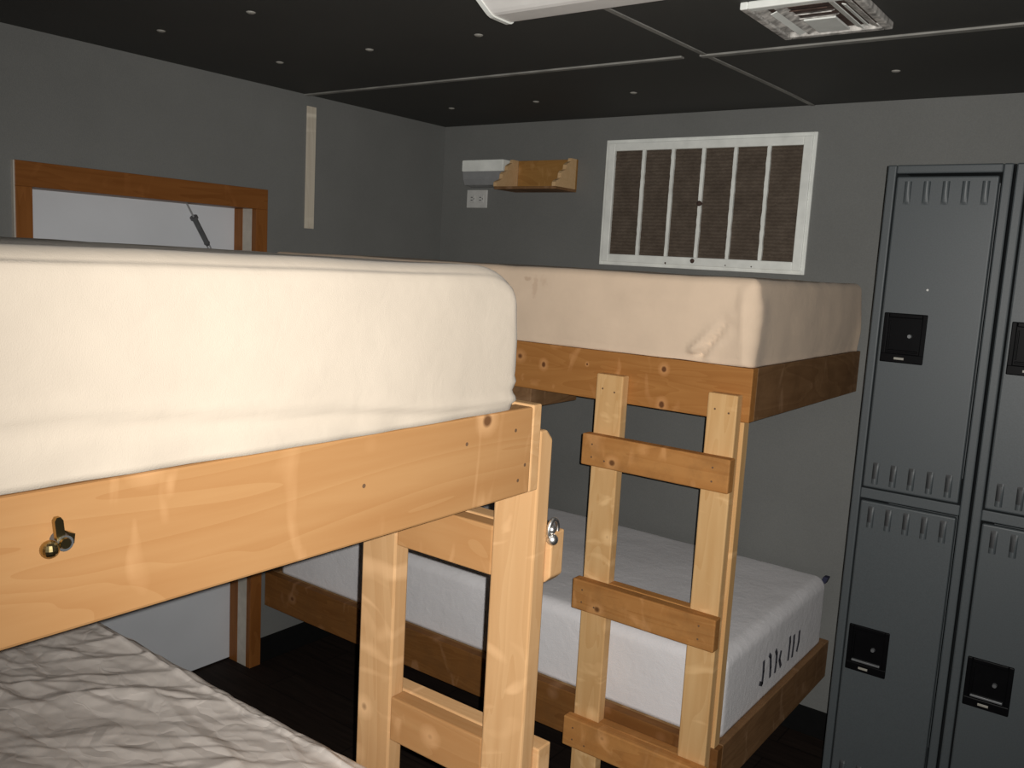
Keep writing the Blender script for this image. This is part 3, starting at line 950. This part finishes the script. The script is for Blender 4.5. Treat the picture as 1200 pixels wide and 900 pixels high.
for zt in (-0.452, -0.846, -1.240):
    board('ladder_rung', (-1.225, LPY1 + 0.0005, H(zt - 0.091)), (-0.791, LPY1 + 0.0385, H(zt)), M['pine_post'], nb, 0.003,
          [((lambda v, q=zt: v.z < H(q - 0.05) and v.x > -0.81), 0.012)])
    board('rung_block', (-1.1165, LPY0 + 0.002, H(zt - 0.091)), (-0.8905, LPY1, H(zt - 0.002)), M['pine_near'], nb, 0.003)
# bright clip screwed on the end of the top rung
bm = bmesh.new()
px, py, pz = -0.797, LPY1 + 0.008, H(-0.458)
rings = []
for k in range(19):
    a0 = math.pi * (-0.15 + 1.35 * k / 18)
    c0 = Vector((px + 0.002, py + 0.014 * math.cos(a0), pz + 0.010 + 0.018 * math.sin(a0)))
    rd = Vector((0, math.cos(a0), math.sin(a0)))
    rr = 0.0042 * (0.75 + 0.25 * math.sin(math.pi * k / 18))
    rings.append([bm.verts.new(c0 + rd * rr * math.cos(2 * math.pi * j / 10) + Vector((1, 0, 0)) * rr * math.sin(2 * math.pi * j / 10)) for j in range(10)])
for r1_, r2_ in zip(rings, rings[1:]):
    for j in range(10):
        bm.faces.new((r1_[j], r1_[(j + 1) % 10], r2_[(j + 1) % 10], r2_[j]))
bm.faces.new(rings[0][::-1]); bm.faces.new(rings[-1])
bmesh.ops.create_uvsphere(bm, u_segments=14, v_segments=8, radius=0.0105, matrix=Matrix.Translation((px + 0.004, py - 0.004, pz - 0.006)))
bmesh.ops.create_uvsphere(bm, u_segments=14, v_segments=8, radius=0.008, matrix=Matrix.Translation((px + 0.003, py - 0.006, pz + 0.012)))
o = from_bm('metal_clip', bm, M['steel'], nb, (0, 0, 0), None, True); o['label'] = 'shiny metal clip'
# brass catch on the front rail: round knob, upright tongue, dark hub
bm = bmesh.new()
cy, cz = 0.387, H(-0.278)
xf = NX1
tube_bm(bm, (xf - 0.002, cy + 0.004, cz), (xf + 0.014, cy + 0.004, cz - 0.001), 0.0085, 0.0075, 18, 1)
tube_bm(bm, (xf + 0.013, cy + 0.003, cz), (xf + 0.017, cy + 0.003, cz), 0.006, 0.005, 14, 0)
s_ = bmesh.ops.create_uvsphere(bm, u_segments=18, v_segments=10, radius=0.0085, matrix=Matrix.Translation((xf + 0.013, cy - 0.010, cz - 0.0035)))
def slab_bm(bm, pts, x0, x1, mi):
    prism_bm(bm, pts, x0, x1, 0, mi)
slab_bm(bm, [(cy - 0.003, cz + 0.002), (cy + 0.005, cz + 0.002), (cy + 0.003, cz + 0.021), (cy + 0.0005, cz + 0.0245), (cy - 0.003, cz + 0.0245), (cy - 0.005, cz + 0.021)], xf + 0.007, xf + 0.0125, 0)
slab_bm(bm, [(cy + 0.008, cz - 0.004), (cy + 0.013, cz - 0.003), (cy + 0.014, cz + 0.006), (cy + 0.009, cz + 0.008)], xf + 0.002, xf + 0.012, 0)
o = from_bm('brass_catch', bm, [M['brass'], M['dark_metal']], rail_near); o['label'] = 'small brass catch'


# mattress on the near top bunk
def near_disp(p, n):
    zt = p.z - EYE
    d = 0.0035 * noise.noise(p * 2.2) + 0.0012 * noise.noise(p * 9.0)
    off = n * d
    if n.x > 0.4:
        # hem line of the fitted sheet running low along the side, slightly proud below
        zl = -0.160 - 0.06 * max(0, (p.y - 0.40)) / 0.72 + 0.006 * noise.noise(Vector((p.y * 5, 0, 3)))
        off.x += 0.0035 * gauss(zt - zl, 0.006) - 0.003 * gauss(zt - zl + 0.012, 0.010)
        if zt < -0.19:
            off.x += 0.004 * noise.noise(Vector((p.y * 16, p.z * 10, 5))) * min(1, (-0.19 - zt) / 0.03)
    if n.z > 0.5:
        off.z -= 0.004 * (1 + noise.noise(Vector((p.x * 3, p.y * 3, 1))))
    if p.y > 1.0 and zt > -0.15:
        tt = (p.y - 1.0) / 0.117
        off.z -= 0.045 * tt ** 3 * min(1, (zt + 0.15) / 0.09)
        off.y -= 0.012 * tt * tt * max(0, (zt + 0.10) / 0.10)
    # gathers at the low end corner
    dc = math.hypot(p.x - NX1, p.y - 1.115)
    if dc < 0.12 and zt < -0.165:
        off += Vector((n.x, n.y, 0)) * 0.0035 * gauss(dc, 0.05) * math.sin(p.z * 240 + 40 * p.y) * min(1, (-0.165 - zt) / 0.03)
    return off


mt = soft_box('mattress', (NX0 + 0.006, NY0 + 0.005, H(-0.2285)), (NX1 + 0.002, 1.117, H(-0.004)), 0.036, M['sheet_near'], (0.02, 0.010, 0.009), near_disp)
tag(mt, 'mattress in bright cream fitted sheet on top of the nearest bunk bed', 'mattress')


# mattress on the near lower bunk in its crackled vinyl cover
def vinyl_disp(p, n):
    if n.z < -0.3:
        return Vector((0, 0, 0))
    wx = p.x + 0.05 * noise.noise(p * 3.1) + 0.012 * noise.noise(p * 9.0)
    wy = p.y + 0.05 * noise.noise(p * 3.1 + Vector((7, 3, 0))) + 0.012 * noise.noise(p * 9.0 + Vector((2, 8, 0)))
    d = -0.005
    for i, (ang, wl, amp) in enumerate(((0.60, 0.150, 0.012), (-0.10, 0.110, 0.009), (1.0, 0.085, 0.007), (0.30, 0.055, 0.0045), (-0.6, 0.066, 0.0045), (0.75, 0.038, 0.0026))):
        ca, sa = math.cos(ang), math.sin(ang)
        u = (-wx * sa + wy * ca) / wl + 0.31 * i
        along = wx * ca + wy * sa
        f = u % 1.0
        r = f / 0.72 if f < 0.72 else (1 - f) / 0.28          # lopsided pressed folds: broad facet, short steep side
        m = noise.noise(Vector((along * 3.2, math.floor(u) * 3.3 + 0.6 * f, 3.7 * i + 1)))
        d += amp * r * max(0.0, min(1.0, 0.25 + 2.0 * m))
    pip = 0.006 * gauss(p.y - 1.098 - 0.004 * noise.noise(Vector((p.x * 6, 0, 4))), 0.005)
    e = min(1.0, (1.135 - p.y) / 0.05 + 0.25)
    d *= max(0.2, e)
    if n.z < 0.5:
        d *= 0.3
    else:
        d += pip
    return n * d


vm = soft_box('mattress', (NX0 + 0.02, NY0 + 0.01, H(-1.2075)), (NX1 - 0.01, 1.135, H(-0.968)), 0.03, M['vinyl'], (0.0042, 0.0042, 0.03), vinyl_disp, None, 4)
tag(vm, 'mattress in wrinkled grey vinyl cover on the lower bunk nearest to us', 'mattress')

# ------------------------------------------------------------------ camera, flash, exposure
F_PX = 1033.645
yaw, pit, rol = (math.radians(a) for a in (-36.3212, -7.8747, 3.18228))
fwd = Vector((math.sin(yaw) * math.cos(pit), math.cos(yaw) * math.cos(pit), math.sin(pit)))
r0 = Vector((math.cos(yaw), -math.sin(yaw), 0))
u0 = r0.cross(fwd)
right = math.cos(rol) * r0 + math.sin(rol) * u0
up = -math.sin(rol) * r0 + math.cos(rol) * u0
cam_d = bpy.data.cameras.new('camera')
cam = bpy.data.objects.new('camera', cam_d); C.objects.link(cam)
cam_d.sensor_fit = 'HORIZONTAL'; cam_d.sensor_width = 36.0
cam_d.lens = 36.0 * F_PX / 1200.0
cam_d.clip_start = 0.02
mw = Matrix((right, up, -fwd)).transposed().to_4x4()
mw.translation = Vector((0, 0, EYE))
cam.matrix_world = mw
bpy.context.scene.camera = cam

# the phone's flash, a finger's breadth beside and above the lens, is the only light on in the room
fl_d = bpy.data.lights.new('phone_flash', 'SPOT')
fl = bpy.data.objects.new('phone_flash', fl_d); C.objects.link(fl)
fl_d.energy = 300.0
fl_d.shadow_soft_size = 0.003
fl_d.spot_size = math.radians(117)
fl_d.spot_blend = 1.0
fl_d.color = (1.0, 0.97, 0.925)
fl_d.use_nodes = True
nt = fl_d.node_tree
em = nt.nodes['Emission']
fo = nt.nodes.new('ShaderNodeLightFalloff')
fo.inputs['Strength'].default_value = 1.0
fo.inputs['Smooth'].default_value = 2.2
nt.links.new(fo.outputs['Quadratic'], em.inputs['Strength'])
pos = Vector((0, 0, EYE)) + right * 0.017 + up * 0.009
aim = (fwd * 1.0 + right * 0.10 + up * 0.06).normalized()
fl.matrix_world = Matrix.Translation(pos) @ aim.to_track_quat('-Z', 'Y').to_matrix().to_4x4()

wd = bpy.data.worlds.new('dark_room')
bpy.context.scene.world = wd
wd.use_nodes = True
wd.node_tree.nodes['Background'].inputs[0].default_value = (0.5, 0.55, 0.6, 1)
wd.node_tree.nodes['Background'].inputs[1].default_value = 0.0

vs_ = bpy.context.scene.view_settings
vs_.view_transform = 'Standard'
vs_.look = 'None'
vs_.gamma = 1.0
vs_.use_curve_mapping = False
vs_.exposure = 0.0
